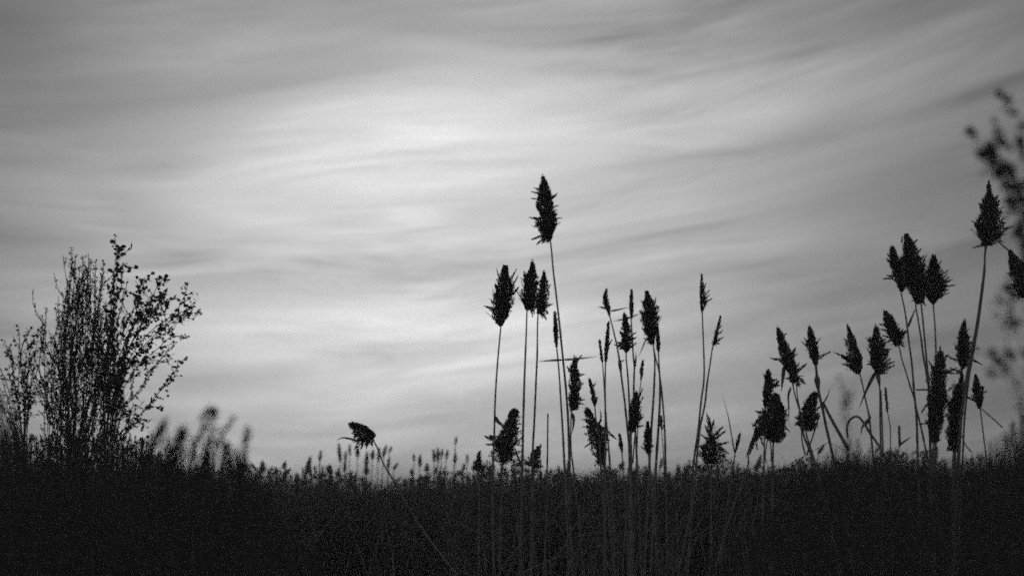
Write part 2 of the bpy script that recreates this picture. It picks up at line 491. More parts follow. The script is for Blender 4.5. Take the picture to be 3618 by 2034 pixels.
a, r = from_outline(4, (950, 250), (888, 722), [(270, 895, 968), (300, 885, 952), (350, 872, 945), (430, 862, 968), (500, 866, 978), (560, 868, 965), (630, 868, 975), (680, 872, 960), (722, 882, 905)],
    [(925, 320), (920, 450), (915, 600)])
reed('reed with long curled plume just below the level leaf', 8.05,
     px(4, [(892, 690), (890, 730), (885, 950), (890, 1100), (905, 1200)]) + px(12, [(1570, 400), (1600, 560), (1605, 700), (1620, 850), (1640, 1030)]),
     a, r, sk(4, ((930, 300), (978, 250), 8), ((920, 310), (912, 252), 6), ((950, 430), (1000, 412)), ((950, 630), (1005, 630)), ((940, 660), (995, 668)), ((880, 400), (855, 350)), ((950, 520), (992, 490))),
     [(px(4, [(893, 740), (908, 790), (906, 850), (890, 930)]), 12)], w0=8)
a, r = from_outline(4, (1040, 440), (1090, 680), [(470, 1038, 1062), (510, 1046, 1085), (560, 1052, 1092), (620, 1062, 1105), (660, 1078, 1112)], [(1058, 520), (1078, 610)])
reed('small tufted reed standing beside the long curled plume', 8.1, px(4, [(1086, 650), (1090, 690), (1100, 800), (1118, 880), (1140, 1180)]), a, r,
     sk(4, ((1070, 530), (1095, 488)), ((1090, 640), (1118, 612))), [(px(4, [(1118, 860), (1140, 790), (1132, 710)]), 8)], w0=7, w1=3.5)
a, r = from_outline(4, (1000, 672), (1165, 1180), [(690, 985, 1040), (750, 1000, 1080), (810, 990, 1105), (870, 1010, 1150), (920, 1000, 1190), (970, 1040, 1195), (1030, 1050, 1190), (1100, 1080, 1180), (1160, 1090, 1180)],
    [(1050, 760), (1090, 860), (1130, 980), (1150, 1090)])
reed('drooping feathery reed plume fringed on one side, beside the small tufted reed', 8.35, px(4, [(1160, 1120), (1168, 1180), (1175, 1240)]), a, r,
     sk(4, ((1060, 810), (985, 800), 7), ((1060, 870), (990, 860), 7), ((1060, 910), (1000, 925), 7), ((1080, 980), (1005, 1035), 6), ((1160, 870), (1270, 965), 10), ((1090, 940), (1035, 968), 7), ((1180, 930), (1222, 985), 6)), dens=0.62, droop=4, w0=8)
closed('thin bladed reed tip leaning onto a slim folded head', 8.0, 4, (1130, 120), (1152, 300), 18, px(4, [(1150, 270), (1154, 310), (1165, 450), (1180, 700), (1190, 850), (1210, 1100), (1216, 1200)]), w0=7, w1=3)
closed('slim folded reed head with one side bristle', 7.9, 5, (322, 755), (290, 1210), 54,
       px(5, [(292, 1170), (289, 1215)]) + px(4, [(1185, 300), (1178, 500), (1180, 850), (1176, 1200)]), sk(5, ((310, 1080), (362, 958), 4)))
a, r = from_outline(5, (300, 380), (330, 685), [(400, 288, 308), (450, 252, 316), (520, 252, 330), (580, 272, 344), (640, 298, 346), (680, 318, 340)], [(285, 460), (298, 540), (315, 620)])
reed('reed with small bent plume holding a level leaf at its neck', 8.0,
     px(5, [(328, 660), (335, 690), (370, 830), (410, 1000), (445, 1190), (470, 1400)]) + px(4, [(1345, 650), (1365, 850), (1380, 1000), (1386, 1200)]), a, r,
     sk(5, ((290, 610), (212, 590), 5)), [(px(5, [(345, 640), (430, 628), (555, 603)]), 7), (px(5, [(450, 1212), (480, 1203), (522, 1195)]), 6)], w0=8, w1=4, sheath=[(1270, 1330, 14)])
a, r = from_outline(5, (495, 640), (522, 1105), [(680, 484, 520), (720, 482, 545), (780, 466, 555), (860, 466, 588), (940, 480, 602), (1000, 455, 605), (1050, 462, 572), (1100, 508, 536)], [(510, 760), (528, 920)])
reed('full plumed reed with two bristles at its foot, between slim stems', 8.02,
     px(5, [(521, 1060), (521, 1105), (530, 1250)]) + px(4, [(1370, 400), (1385, 640), (1395, 900), (1402, 1200)]), a, r,
     sk(5, ((500, 1030), (400, 985), 8), ((500, 1050), (390, 1022), 9), ((580, 920), (635, 880)), ((580, 960), (640, 935)), ((500, 1060), (450, 1065), 9)), w0=7.5)
closed('slim folded reed head crossed by a thin slanting leaf', 8.1, 5, (583, 392), (582, 715), 54,
       px(5, [(582, 680), (581, 720), (590, 900), (605, 1150), (618, 1300)]) + px(4, [(1428, 400), (1425, 540), (1440, 900), (1455, 1170)]), (),
       [(px(5, [(582, 708), (670, 680)]), 6), (px(5, [(580, 708), (480, 735), (370, 757)]), 8), (px(5, [(618, 1290), (630, 1200), (633, 1095)]), 8)])
a, r = from_outline(5, (745, 375), (826, 1005), [(400, 738, 768), (440, 734, 802), (500, 712, 830), (560, 702, 855), (620, 695, 880), (700, 694, 895), (780, 702, 882), (850, 722, 862), (920, 735, 852), (980, 760, 835)],
    [(765, 480), (785, 620), (800, 780), (815, 900)])
reed('broad bushy plumed reed, biggest head in the middle stand after the tallest', 8.0,
     px(5, [(822, 960), (828, 1005), (845, 1150), (848, 1300)]) + px(4, [(1600, 420), (1592, 600), (1578, 800), (1560, 1100)]), a, r,
     sk(5, ((840, 560), (862, 488)), ((860, 680), (908, 615)), ((740, 540), (690, 525)), ((740, 680), (684, 645)), ((760, 860), (698, 828)), ((790, 940), (735, 985), 9), ((800, 960), (770, 1000), 9), ((800, 950), (812, 1020), 12),
        ((880, 610), (892, 590)), ((870, 740), (910, 712))), [(px(5, [(745, 960), (700, 1070), (648, 1185)]), 5)], w0=8.5)
closed('slim folded reed head tucked under the broad bushy plume', 7.93, 5, (875, 770), (890, 1085), 52,
       px(5, [(889, 1050), (890, 1090), (895, 1250)]) + px(4, [(1645, 500), (1645, 600), (1635, 800), (1615, 1100)]), w0=9)
reed('bare reed stem crossing behind the slim head under the bushy plume', 8.15, px(4, [(1596, 200), (1600, 230), (1640, 400), (1670, 650), (1690, 950), (1695, 1160)]), w0=7.5, w1=4)
closed('little folded reed head on a short thin stem among tall canes', 8.05, 5, (713, 1195), (694, 1405), 33, px(5, [(696, 1380), (694, 1410)]) + px(4, [(1470, 600), (1462, 800), (1450, 1170)]), w0=5, w1=2.5)
a, r = from_outline(4, (1447, 548), (1400, 905), [(570, 1428, 1462), (620, 1402, 1478), (700, 1378, 1482), (760, 1376, 1480), (820, 1374, 1468), (890, 1376, 1430)], [(1438, 640), (1425, 780)])
reed('low plumed reed with side tufts, overlapped by crossing canes', 7.9, px(4, [(1402, 870), (1396, 910), (1394, 1050), (1392, 1190)]), a, r,
     sk(4, ((1440, 680), (1498, 535), 6), ((1440, 720), (1500, 610), 8), ((1450, 700), (1495, 690)), ((1430, 830), (1508, 775), 11), ((1430, 860), (1502, 852), 9)), w0=14, w1=8,
     more_stems=[(px(4, [(1438, 880), (1430, 960), (1414, 1170)]), 5)])
a, r = from_outline(4, (1540, 800), (1545, 1085), [(840, 1528, 1552), (880, 1516, 1562), (960, 1502, 1582), (1020, 1502, 1580), (1080, 1530, 1560)])
reed('low spindle shaped reed head between two canes near the grass', 8.0, px(4, [(1545, 1050), (1546, 1090), (1552, 1150)]), a, r, sk(4, ((1520, 1060), (1488, 1030), 5)), w0=8, dens=1.2)
closed('tiny folded reed head low among canes beside the spindle shaped head', 8.1, 4, (1300, 920), (1320, 1070), 30, px(4, [(1318, 1040), (1320, 1075), (1326, 1170)]), w0=5, w1=3)
closed('wispy reed tip low beside the last cane of the middle stand', 8.2, 4, (1655, 770), (1657, 870), 18, px(4, [(1656, 850), (1658, 880), (1668, 1000), (1675, 1160)]), sk(4, ((1660, 900), (1678, 840), 4)), w0=4, w1=2.5)
reed('bare straight reed stick without a head, standing in the gap', 8.0, px(4, [(690, 748), (688, 900), (685, 1150), (680, 1340)]), w0=6.5, w1=5)
a, r = from_outline(4, (430, 682), (300, 1160), [(700, 390, 455), (750, 335, 458), (800, 322, 440), (850, 312, 450), (900, 300, 455), (950, 250, 452), (1000, 225, 430), (1050, 205, 430), (1100, 190, 400), (1150, 185, 350)],
    [(400, 740), (370, 830), (345, 930), (320, 1060)])
reed('bushy nodding reed plume low at the foot of the wide spiky crowned reed', 8.5, px(4, [(305, 1120), (300, 1160), (298, 1230)]), a, r,
     sk(4, ((380, 780), (455, 775), 7), ((380, 840), (458, 840), 7), ((380, 920), (462, 895), 7), ((380, 1000), (455, 1020), 7), ((260, 990), (150, 938), 16), ((240, 1010), (165, 1012), 9), ((250, 960), (190, 935), 12)), dens=0.65, droop=6,
     more_stems=[(px(4, [(410, 1050), (430, 1110), (475, 1195)]), 8)])
a, r = from_outline(4, (610, 1020), (570, 1200), [(1060, 580, 632), (1100, 530, 632), (1150, 508, 640), (1190, 495, 650)])
reed('dim low reed tuft with a single upright finger', 9.2, px(4, [(572, 1170), (570, 1220)]), a, r, sk(4, ((612, 1100), (628, 1008), 9)), dens=0.9)
a, r = from_outline(4, (100, 1078), (100, 1230), [(1110, 85, 120), (1150, 65, 125), (1190, 50, 135), (1225, 40, 150)])
reed('dim low reed tuft beside the bushy nodding plume', 9.5, px(4, [(100, 1190), (100, 1240)]), a, r, sk(4, ((100, 1130), (110, 1070), 9)), dens=0.9)

# ---- the pair standing apart
reed('one sided reed plume on the taller of two stems standing apart', 8.0,
     px(5, [(1384, 600), (1387, 650), (1395, 850), (1405, 1100), (1410, 1300), (1405, 1448)]) + px(0, [(1765, 1000), (1756, 1085), (1745, 1165)]) + px(12, [(2465, 300), (2440, 600), (2400, 780)]),
     px(5, [(1387, 650), (1380, 500), (1380, 350), (1383, 215)]), [(0, 5, 4), (0.12, 6, 14), (0.25, 5, 24), (0.4, 5, 24), (0.55, 5, 18), (0.7, 5, 10), (0.85, 3, 5), (1, 1, 1)],
     sk(5, ((1400, 560), (1495, 498), 7), ((1400, 520), (1470, 455), 6), ((1400, 480), (1465, 405), 6), ((1395, 430), (1430, 325), 4)), w0=8)
reed('smaller comb like reed plume leaning on the shorter of two stems standing apart', 8.05,
     px(5, [(1520, 990), (1510, 1030), (1480, 1220), (1455, 1380), (1445, 1448)]) + px(99, [(2490, 1430), (2475, 1500), (2460, 1640)]),
     px(5, [(1518, 1020), (1545, 900), (1570, 800), (1598, 685)]), [(0, 2, 5), (0.08, 4, 12), (0.3, 5, 12), (0.6, 5, 9), (0.8, 3, 5), (1, 1, 1)],
     sk(5, ((1530, 990), (1620, 940), 9), ((1550, 920), (1615, 858), 6), ((1555, 860), (1612, 795), 6), ((1525, 1010), (1575, 1010), 9)), w0=7.5)
a, r = from_outline(13, (235, 85), (240, 285), [(110, 205, 270), (150, 160, 320), (200, 150, 360), (250, 160, 365), (285, 190, 340)])
reed('squat feathery reed clump with finger like sprays at the pair of stems', 8.6, px(13, [(240, 240), (240, 300)]), a, r,
     sk(13, ((238, 110), (225, -50), 12), ((245, 100), (325, 15), 13), ((240, 110), (190, 0), 12), ((250, 120), (345, 45), 10), ((230, 120), (165, 75), 10), ((290, 150), (365, 130), 9), ((232, 60), (205, -85), 10), ((240, 40), (262, -40), 9), ((300, 170), (372, 215), 9)), dens=0.6)
reed('grass stalk with an upright seed spike leaning beside the squat feathery clump', 8.4, px(0, [(1852, 1120), (1850, 1130), (1845, 1160)]),
     px(0, [(1850, 1135), (1856, 1110), (1862, 1088)]), [(0, 3, 3), (0.4, 8, 8), (0.8, 4, 4), (1, 1, 1)], (), [(px(0, [(1850, 1150), (1842, 1100), (1832, 1040), (1818, 988)]), 5)], w0=5, w1=3)

# ---- the leaning one by the pond of sky
reed('reed bent right over, wing shaped plume nodding on a long slanting stem', 7.7,
     px(2, [(1200, 560), (1206, 592), (1240, 660)]) + px(12, [(120, 190), (200, 320), (300, 500), (440, 720), (560, 880), (670, 1020)]),
     px(2, [(1208, 548), (1150, 500), (1090, 465), (1010, 425), (940, 420)]), [(0, 36, 5), (0.2, 66, 6), (0.4, 70, 6), (0.6, 50, 6), (0.8, 26, 5), (1, 4, 3)],
     sk(2, ((1120, 520), (1080, 662), 16), ((1150, 540), (1130, 660), 18), ((1180, 550), (1185, 645), 12), ((1090, 510), (1030, 625), 14), ((1050, 500), (990, 590), 9), ((1020, 460), (985, 520), 7), ((990, 440), (965, 470), 6), ((1100, 560), (1010, 600), 12)),
     [(px(2, [(1040, 590), (965, 570), (885, 560), (810, 596)]), 8)], w0=8, dens=1.2)

# ---- the right hand stand
a, r = from_outline(6, (350, 235), (500, 720), [(260, 348, 378), (330, 346, 422), (420, 356, 460), (480, 372, 505), (520, 380, 508), (560, 402, 506), (620, 435, 520), (680, 450, 545), (720, 470, 540)],
    [(390, 380), (440, 520), (472, 620)])
reed('long leaning reed plume with a ragged second tuft at its foot', 8.0, px(6, [(470, 640), (480, 710), (510, 850), (540, 940), (580, 1080)]) + px(13, [(930, 30), (990, 210)]), a, r,
     sk(6, ((420, 540), (300, 520), 12), ((500, 650), (605, 565), 12), ((520, 680), (588, 735), 20), ((510, 700), (545, 765), 16), ((480, 690), (420, 690), 12), ((500, 620), (540, 560), 8), ((490, 500), (525, 482)), ((400, 330), (430, 310))),
     [(px(6, [(412, 580), (395, 690), (375, 815)]), 15), (px(6, [(470, 765), (448, 820), (448, 950), (445, 1110)]), 9)], w0=7.5, more_stems=[(px(6, [(518, 750), (525, 850), (545, 950)]), 5)])
a, r = from_outline(6, (623, 232), (680, 570), [(255, 610, 648), (330, 602, 682), (400, 596, 692), (450, 612, 702), (490, 630, 712), (550, 655, 700)], [(640, 340), (660, 450)])
reed('reed with slim plume on a thick sheathed stem, one bristle held out sideways', 8.0,
     px(6, [(675, 530), (681, 570), (690, 650), (700, 750), (720, 850), (745, 950), (770, 1070), (800, 1190)]), a, r,
     sk(6, ((610, 420), (562, 375), 5), ((610, 400), (582, 345), 5), ((690, 400), (715, 352), 6), ((700, 520), (805, 463), 9)),
     [(px(6, [(745, 905), (790, 830), (820, 750)]), 6)], w0=10, w1=9, more_stems=[(px(6, [(740, 890), (800, 1010), (900, 1190), (960, 1300)]), 13)], sheath=[(1325, 1395, 21)])
a, r = from_outline(6, (950, 232), (1052, 645), [(260, 948, 972), (300, 948, 995), (360, 934, 1026), (430, 936, 1042), (500, 930, 1066), (560, 930, 1080), (600, 952, 1074), (640, 1010, 1062)], [(985, 350), (1012, 470), (1040, 580)])
reed('reed plume with two bristles on one side, its stem crossed by a leaf', 8.0, px(6, [(1048, 610), (1056, 645), (1085, 760), (1110, 880), (1140, 1000), (1162, 1190)]), a, r,
     sk(6, ((960, 520), (840, 472), 8), ((980, 590), (898, 570), 8), ((980, 540), (900, 510), 9), ((950, 370), (925, 355))), w0=7)
a, r = from_outline(6, (1195, 230), (1207, 650), [(255, 1182, 1220), (340, 1150, 1255), (420, 1134, 1285), (500, 1146, 1295), (560, 1140, 1310), (620, 1190, 1300), (650, 1200, 1260)])
reed('broad reed plume on a swollen sheathed neck with a hanging leaf', 7.95, px(6, [(1206, 610), (1210, 655), (1224, 760), (1226, 1000), (1230, 1310)]), a, r,
     sk(6, ((1150, 390), (1115, 345), 7), ((1270, 580), (1352, 545), 10), ((1170, 570), (1120, 572), 8), ((1160, 560), (1130, 540), 7), ((1270, 460), (1322, 440), 7), ((1150, 420), (1140, 330), 5)),
     [(px(6, [(1195, 632), (1160, 700), (1120, 790), (1050, 965)]), 14)], w0=7.5, sheath=[(1318, 1375, 16)], more_stems=[(px(6, [(1238, 790), (1245, 1000), (1256, 1310)]), 6)])
a, r = from_outline(6, (1260, 105), (1392, 405), [(125, 1248, 1300), (160, 1252, 1335), (220, 1250, 1375), (280, 1275, 1395), (330, 1300, 1425), (380, 1340, 1440)], [(1305, 195), (1350, 300)])
reed('bent over reed plume with curled fringe leaning towards the cane trio', 8.05, px(6, [(1375, 380), (1388, 412), (1420, 540), (1460, 660), (1500, 790)]) + px(8, [(430, 830), (460, 950), (500, 1100), (530, 1230)]), a, r,
     sk(6, ((1290, 240), (1225, 230), 8), ((1310, 290), (1238, 272), 8), ((1330, 340), (1250, 325), 8), ((1350, 360), (1280, 385), 7), ((1390, 330), (1460, 285), 18), ((1400, 350), (1445, 300), 16), ((1380, 380), (1435, 425), 8), ((1380, 370), (1350, 402), 8)), w0=7)
reed('hoop of broken reed stem bowed over into the grass', 8.2, upright=False, stem=px(6, [(955, 1200), (950, 1090), (975, 1040), (1030, 1015), (1085, 1070), (1130, 1150), (1175, 1220), (1215, 1290)]), w0=9, w1=7,
     leaves=[(px(6, [(1095, 1085), (1140, 1040), (1165, 1005)]), 16), (px(6, [(1090, 1080), (1080, 1120), (1085, 1180)]), 8)])
a, r = from_outline(6, (275, 600), (255, 930), [(640, 255, 300), (680, 238, 318), (720, 240, 330), (780, 234, 340), (850, 232, 330), (920, 240, 300)])
reed('upright pointed reed spray rising out of a dark fluffy clump', 8.15, px(6, [(256, 900), (252, 950), (245, 1250)]), a, r,
     sk(6, ((290, 760), (372, 750), 14), ((290, 780), (365, 715), 16), ((290, 720), (345, 695), 12), ((260, 690), (232, 655), 6)), w0=6)
a, r = from_outline(6, (345, 795), (330, 1225), [(820, 300, 378), (870, 270, 400), (920, 250, 420), (1000, 190, 430), (1080, 170, 412), (1150, 215, 425), (1220, 290, 400)], [(335, 1000)])
reed('big dark fluffy reed plume hanging low below the pointed spray', 7.95, px(6, [(328, 1190), (322, 1230), (320, 1340)]), a, r,
     sk(6, ((240, 1010), (150, 1095), 18), ((240, 990), (172, 970), 10), ((390, 1080), (460, 1140), 10), ((390, 960), (440, 1010), 10), ((340, 1180), (370, 1240), 16), ((300, 1190), (330, 1235), 14), ((380, 1150), (410, 1190), 12)), dens=1.1, droop=5,
     more_stems=[(px(6, [(270, 1200), (255, 1300), (248, 1400)]), 5), (px(6, [(290, 1210), (300, 1300), (302, 1400)]), 5)])
reed('leaning reed with a tail of plume trailing down its pale slanting stem', 7.9, px(6, [(215, 1090), (185, 1160), (130, 1240), (110, 1330)]) + px(13, [(520, 280), (450, 500), (390, 680), (340, 850)]),
     px(6, [(130, 1250), (180, 1170), (220, 1110), (280, 1050)]), [(0, 6, 8), (0.3, 12, 18), (0.7, 22, 25), (1, 4, 4)], sk(6, ((150, 1220), (120, 1330), 12), ((170, 1200), (180, 1290), 9), ((200, 1180), (235, 1260), 9)),
     [(px(6, [(130, 1250), (100, 1310), (68, 1378)]), 8)], w0=7.5)
a, r = from_outline(6, (700, 792), (600, 1125), [(815, 655, 712), (850, 605, 712), (930, 565, 690), (1000, 535, 705), (1080, 515, 695), (1120, 560, 655)], [(660, 860), (625, 980)])
reed('rounded dark nodding reed plume on splayed stems beside the thick sheathed stem', 8.1, px(6, [(605, 1080), (598, 1130), (615, 1220), (645, 1310)]), a, r,
     sk(6, ((680, 960), (730, 925), 8), ((670, 1000), (715, 985), 8), ((560, 1060), (505, 1085), 12), ((580, 1090), (560, 1120), 14), ((660, 890), (712, 800), 10)), dens=1.15, droop=5,
     more_stems=[(px(6, [(560, 1110), (562, 1200), (590, 1340)]), 6), (px(6, [(712, 1010), (670, 1140), (605, 1340)]), 6)])
a, r = from_outline(7, (290, 325), (395, 800), [(350, 268, 325), (420, 255, 352), (480, 258, 380), (560, 275, 410), (620, 288, 420), (680, 295, 440), (740, 345, 450), (790, 372, 420)], [(320, 480), (360, 640)])
reed('smallest slimmest plume of the trio of touching heads', 8.05,
     px(7, [(388, 760), (387, 800), (420, 970), (445, 1130), (465, 1300)]) + px(8, [(395, 350), (415, 560), (435, 800), (455, 1000), (465, 1250)]), a, r,
     sk(7, ((300, 500), (242, 425), 7), ((300, 540), (240, 480), 7), ((310, 680), (205, 680), 6), ((310, 660), (245, 645), 9)), [(px(7, [(456, 1180), (485, 1080), (530, 965)]), 9)], w0=8.5)
a, r = from_outline(7, (425, 175), (560, 930), [(200, 418, 455), (280, 402, 510), (350, 395, 548), (450, 385, 600), (560, 385, 632), (680, 405, 655), (800, 480, 670), (880, 515, 645), (930, 540, 625)],
    [(465, 340), (500, 550), (535, 750)])
reed('largest plume of the trio of touching heads, rising between the other two', 7.95,
     px(7, [(545, 880), (538, 930), (560, 1100), (590, 1300), (605, 1448)]) + px(8, [(530, 640), (546, 760), (548, 1000), (550, 1250)]), a, r,
     sk(7, ((500, 330), (552, 280), 8), ((550, 420), (600, 370), 8), ((590, 880), (638, 960), 10), ((540, 880), (500, 910), 8), ((400, 330), (392, 250), 6)), w0=9.5,
     more_stems=[(px(7, [(592, 930), (615, 1150), (642, 1448)]) + px(8, [(548, 620), (565, 780)]), 8)])
a, r = from_outline(7, (720, 405), (715, 925), [(425, 703, 740), (500, 672, 772), (560, 655, 795), (620, 640, 825), (690, 620, 845), (750, 620, 850), (800, 625, 830), (870, 645, 780), (920, 690, 740)])
reed('plume of the trio of touching heads with long bristles fanning out', 8.05, px(7, [(715, 880), (716, 925), (730, 1150), (736, 1420)]) + px(8, [(612, 430), (612, 700), (600, 1200)]), a, r,
     sk(7, ((770, 670), (865, 595), 7), ((780, 700), (862, 632), 7), ((790, 740), (908, 688), 9), ((790, 770), (935, 745), 9), ((780, 810), (870, 790), 9), ((750, 840), (805, 875), 9), ((750, 560), (800, 500), 7)), w0=8)
a, r = from_outline(9, (430, 865), (405, 1368), [(900, 412, 455), (960, 406, 464), (1000, 385, 490), (1060, 362, 512), (1130, 352, 520), (1190, 325, 545), (1250, 328, 560), (1300, 345, 505), (1350, 372, 480)],
    [(432, 1000), (428, 1200)])
reed('tall reed with tree shaped plume on a thick curving stem, in front of blurred leaves', 7.9,
     px(7, [(1248, 290), (1249, 335), (1235, 600), (1205, 850), (1165, 1130)]) + px(8, [(930, 450), (890, 650), (860, 850), (840, 1000), (820, 1300)]), a, r,
     sk(9, ((370, 1230), (300, 1185), 9), ((375, 1090), (352, 1040), 8), ((390, 1050), (378, 1003), 8), ((470, 1040), (500, 985), 14), ((500, 1130), (540, 1110), 9), ((520, 1230), (582, 1245), 12), ((460, 1310), (535, 1345), 10), ((405, 1365), (305, 1392), 9), ((520, 1200), (560, 1195), 10)), w0=12, w1=5)
reed('nodding reed plume hanging from a slanting stalk behind the tree shaped plume', 8.05, px(7, [(1500, 402), (1440, 350), (1365, 295), (1290, 290), (1250, 380), (1237, 600), (1207, 850), (1167, 1130)]) + px(8, [(931, 450), (891, 650), (862, 850), (842, 1000), (822, 1300)]),
     upright=False, head=px(7, [(1500, 395), (1560, 520), (1620, 680), (1680, 900)]), rows=[(0, 10, 10), (0.15, 16, 24), (0.4, 36, 40), (0.65, 44, 45), (0.85, 30, 34), (1, 8, 8)],
     spikes=sk(7, ((1560, 500), (1495, 470), 8), ((1560, 640), (1478, 620), 10), ((1600, 740), (1510, 740), 12), ((1620, 780), (1590, 880), 14)), w0=7, w1=6, dens=1.1)
a, r = from_outline(8, (868, 180), (850, 590), [(230, 842, 880), (300, 805, 892), (380, 804, 910), (450, 800, 935), (520, 805, 930), (580, 822, 890)], [(852, 300), (852, 450)])
reed('reed plume combed to one side, touching the thick curving stem', 8.1, px(8, [(848, 560), (842, 600), (830, 700), (820, 900), (800, 1200)]), a, r,
     sk(8, ((860, 310), (905, 265), 6), ((870, 370), (915, 330), 6), ((880, 420), (935, 370), 7), ((890, 460), (975, 438), 7), ((900, 510), (1010, 575), 7), ((800, 460), (782, 388), 5), ((830, 550), (715, 500), 9)), w0=9)
a, r = from_outline(8, (660, 410), (600, 1230), [(450, 630, 690), (520, 605, 715), (600, 575, 718), (700, 562, 726), (800, 552, 718), (900, 548, 700), (1000, 552, 690), (1100, 562, 680), (1200, 580, 660)], [(655, 560), (640, 800), (620, 1000)])
reed('heavy dark column of reed plume among the trio stems', 7.85, px(8, [(605, 1180), (600, 1240), (598, 1320)]), a, r,
     sk(8, ((600, 620), (562, 545), 8), ((690, 520), (725, 490), 8), ((700, 640), (800, 600), 8), ((690, 640), (815, 650), 5), ((570, 790), (450, 785), 7), ((560, 880), (495, 985), 7), ((570, 1060), (480, 1085), 7)), w0=10, dens=1.0)
a, r = from_outline(8, (845, 610), (770, 1300), [(660, 825, 862), (750, 780, 862), (850, 735, 860), (950, 722, 850), (1100, 712, 840), (1250, 712, 828)], [(835, 720), (800, 900), (780, 1100)])
reed('slumped reed plume pressed against the foot of the thick curving stem', 7.95, px(8, [(775, 1250), (770, 1310), (768, 1380)]), a, r,
     sk(8, ((830, 640), (740, 600), 7), ((780, 740), (720, 800), 9), ((830, 620), (880, 580), 9), ((760, 900), (690, 940), 9)), w0=10, dens=1.0, droop=4, more_stems=[(px(8, [(840, 1180), (880, 1270), (930, 1320)]), 5)])
a, r = from_outline(8, (955, 645), (995, 942), [(680, 945, 978), (740, 928, 1000), (790, 926, 1030), (850, 932, 1028), (900, 952, 1020), (940, 978, 1006)], [(970, 740), (985, 850)])
reed('small leaf shaped reed plume on a forked thin stalk beside the thick curving stem', 8.0, px(8, [(994, 910), (1000, 950), (1030, 1150)]), a, r,
     sk(8, ((1000, 830), (1050, 800), 8), ((990, 770), (1035, 765), 7), ((950, 880), (885, 850), 9)), w0=6, w1=3.5, more_stems=[(px(8, [(1004, 945), (1080, 1010), (1190, 1110)]), 5)])
closed('narrow grass blade standing upright under the cane trio', 8.0, 8, (305, 1095), (312, 1255), 15, px(8, [(311, 1220), (312, 1260), (300, 1330)]), (), [(px(8, [(312, 1255), (350, 1225), (405, 1182)]), 8)], w0=4, w1=3)
closed('kinked thin reed blade standing behind the swollen sheathed neck', 8.1, 8, (190, 770), (205, 960), 15, px(8, [(204, 930), (206, 965), (226, 1075), (231, 1290)]), w0=4.5, w1=3)

# ------------------------------------------------------------------ pale canes standing in the dark meadow grass
for i in range(24):
    x = rng.uniform(1650, 3000) if i < 19 else rng.uniform(300, 1600)
    d = rng.uniform(7.2, 9.4)
    top = rng.uniform(1690, 1860); lean = rng.normal(0, 75); bowed = rng.normal(0, 28)
    reed('pale dry cane without a head standing in the dark grass below the plumes', d, [(x + lean + bowed, top), (x + lean * 0.75 - bowed * 0.2, top + 90), (x + lean * 0.35 - bowed * 0.5, top + 210), (x, top + 380)],
         w0=rng.uniform(3.5, 6.0), w1=2.2, group='headless canes in the dark grass', name='cane', cat='cane')

# ------------------------------------------------------------------ far reed heads over the meadow, out of focus
far = [(540, 740, 920, 80, 25), (660, 690, 790, 45, 12), (760, 830, 930, 80, 0), (860, 610, 800, 60, -12), (960, 630, 745, 26, 0), (915, 690, 810, 34, 8), (1040, 640, 750, 60, 0), (1130, 700, 850, 70, 8),
       (1192, 680, 770, 60, 6), (1310, 630, 750, 58, 22), (1368, 650, 695, 30, 14), (1352, 760, 860, 50, 8), (1252, 655, 800, 46, 8), (1420, 815, 875, 40, 26), (1610, 730, 785, 26, 0), (1670, 725, 850, 56, 4),
       (1812, 675, 790, 50, -4), (1852, 655, 800, 58, 0), (1892, 675, 750, 42, 6), (1942, 680, 765, 40, 14), (2032, 550, 622, 30, 8), (2025, 705, 810, 50, 4), (2112, 815, 885, 40, 10), (2268, 690, 765, 42, 14),
       (2222, 795, 870, 60, 6), (80, 790, 900, 100, 0), (300, 790, 870, 60, 12), (215, 860, 930, 60, 0), (1740, 820, 900, 70, 0), (910, 800, 900, 60, 5), (1130, 830, 930, 80, 0), (1590, 880, 940, 60, 0), (2150, 730, 800, 30, 0)]
for (cx, y0, y1, w, lean) in far:
    d = rng.uniform(19, 26)
    (tx, ty), (bx, by) = px(2, [(cx + lean, y0), (cx - lean * 0.5, y1)])
    hw = w * C[2][2] / 2 * 0.9
    reed('far blurred reed head poking up over the dark meadow', d, [(bx + 1, by - 4), (bx, by), (bx - 3, by + 60)], [(bx, by), ((bx + tx) / 2, (by + ty) / 2), (tx, ty)],
         [(0, hw * 0.5, hw * 0.5), (0.3, hw, hw), (0.6, hw * 0.8, hw * 0.8), (1, 1, 1)], w0=3.5, w1=3, dens=2.2, sp=8, group='far reed heads over the meadow')
for i in range(34):
    x = rng.uniform(620, 3400); d = rng.uniform(15, 32)
    top = np.interp(x, [500, 900, 1400, 2000, 2600, 3000, 3600], [1590, 1640, 1668, 1632, 1618, 1560, 1560]) + rng.normal(12, 17)
    ln = rng.uniform(22, 70); hw = rng.uniform(5, 14); lean = rng.normal(5, 13)
    reed('far blurred reed head poking up over the dark meadow', d, [(x + 1, top + ln - 4), (x, top + ln), (x - 3, top + ln + 60)], [(x, top + ln), (x + lean * 0.6, top + ln * 0.5), (x + lean, top)],
         [(0, hw * 0.5, hw * 0.5), (0.3, hw, hw), (0.6, hw * 0.8, hw * 0.8), (1, 1, 1)], w0=3.5, w1=3, dens=2.0, sp=8, group='far reed heads over the meadow')

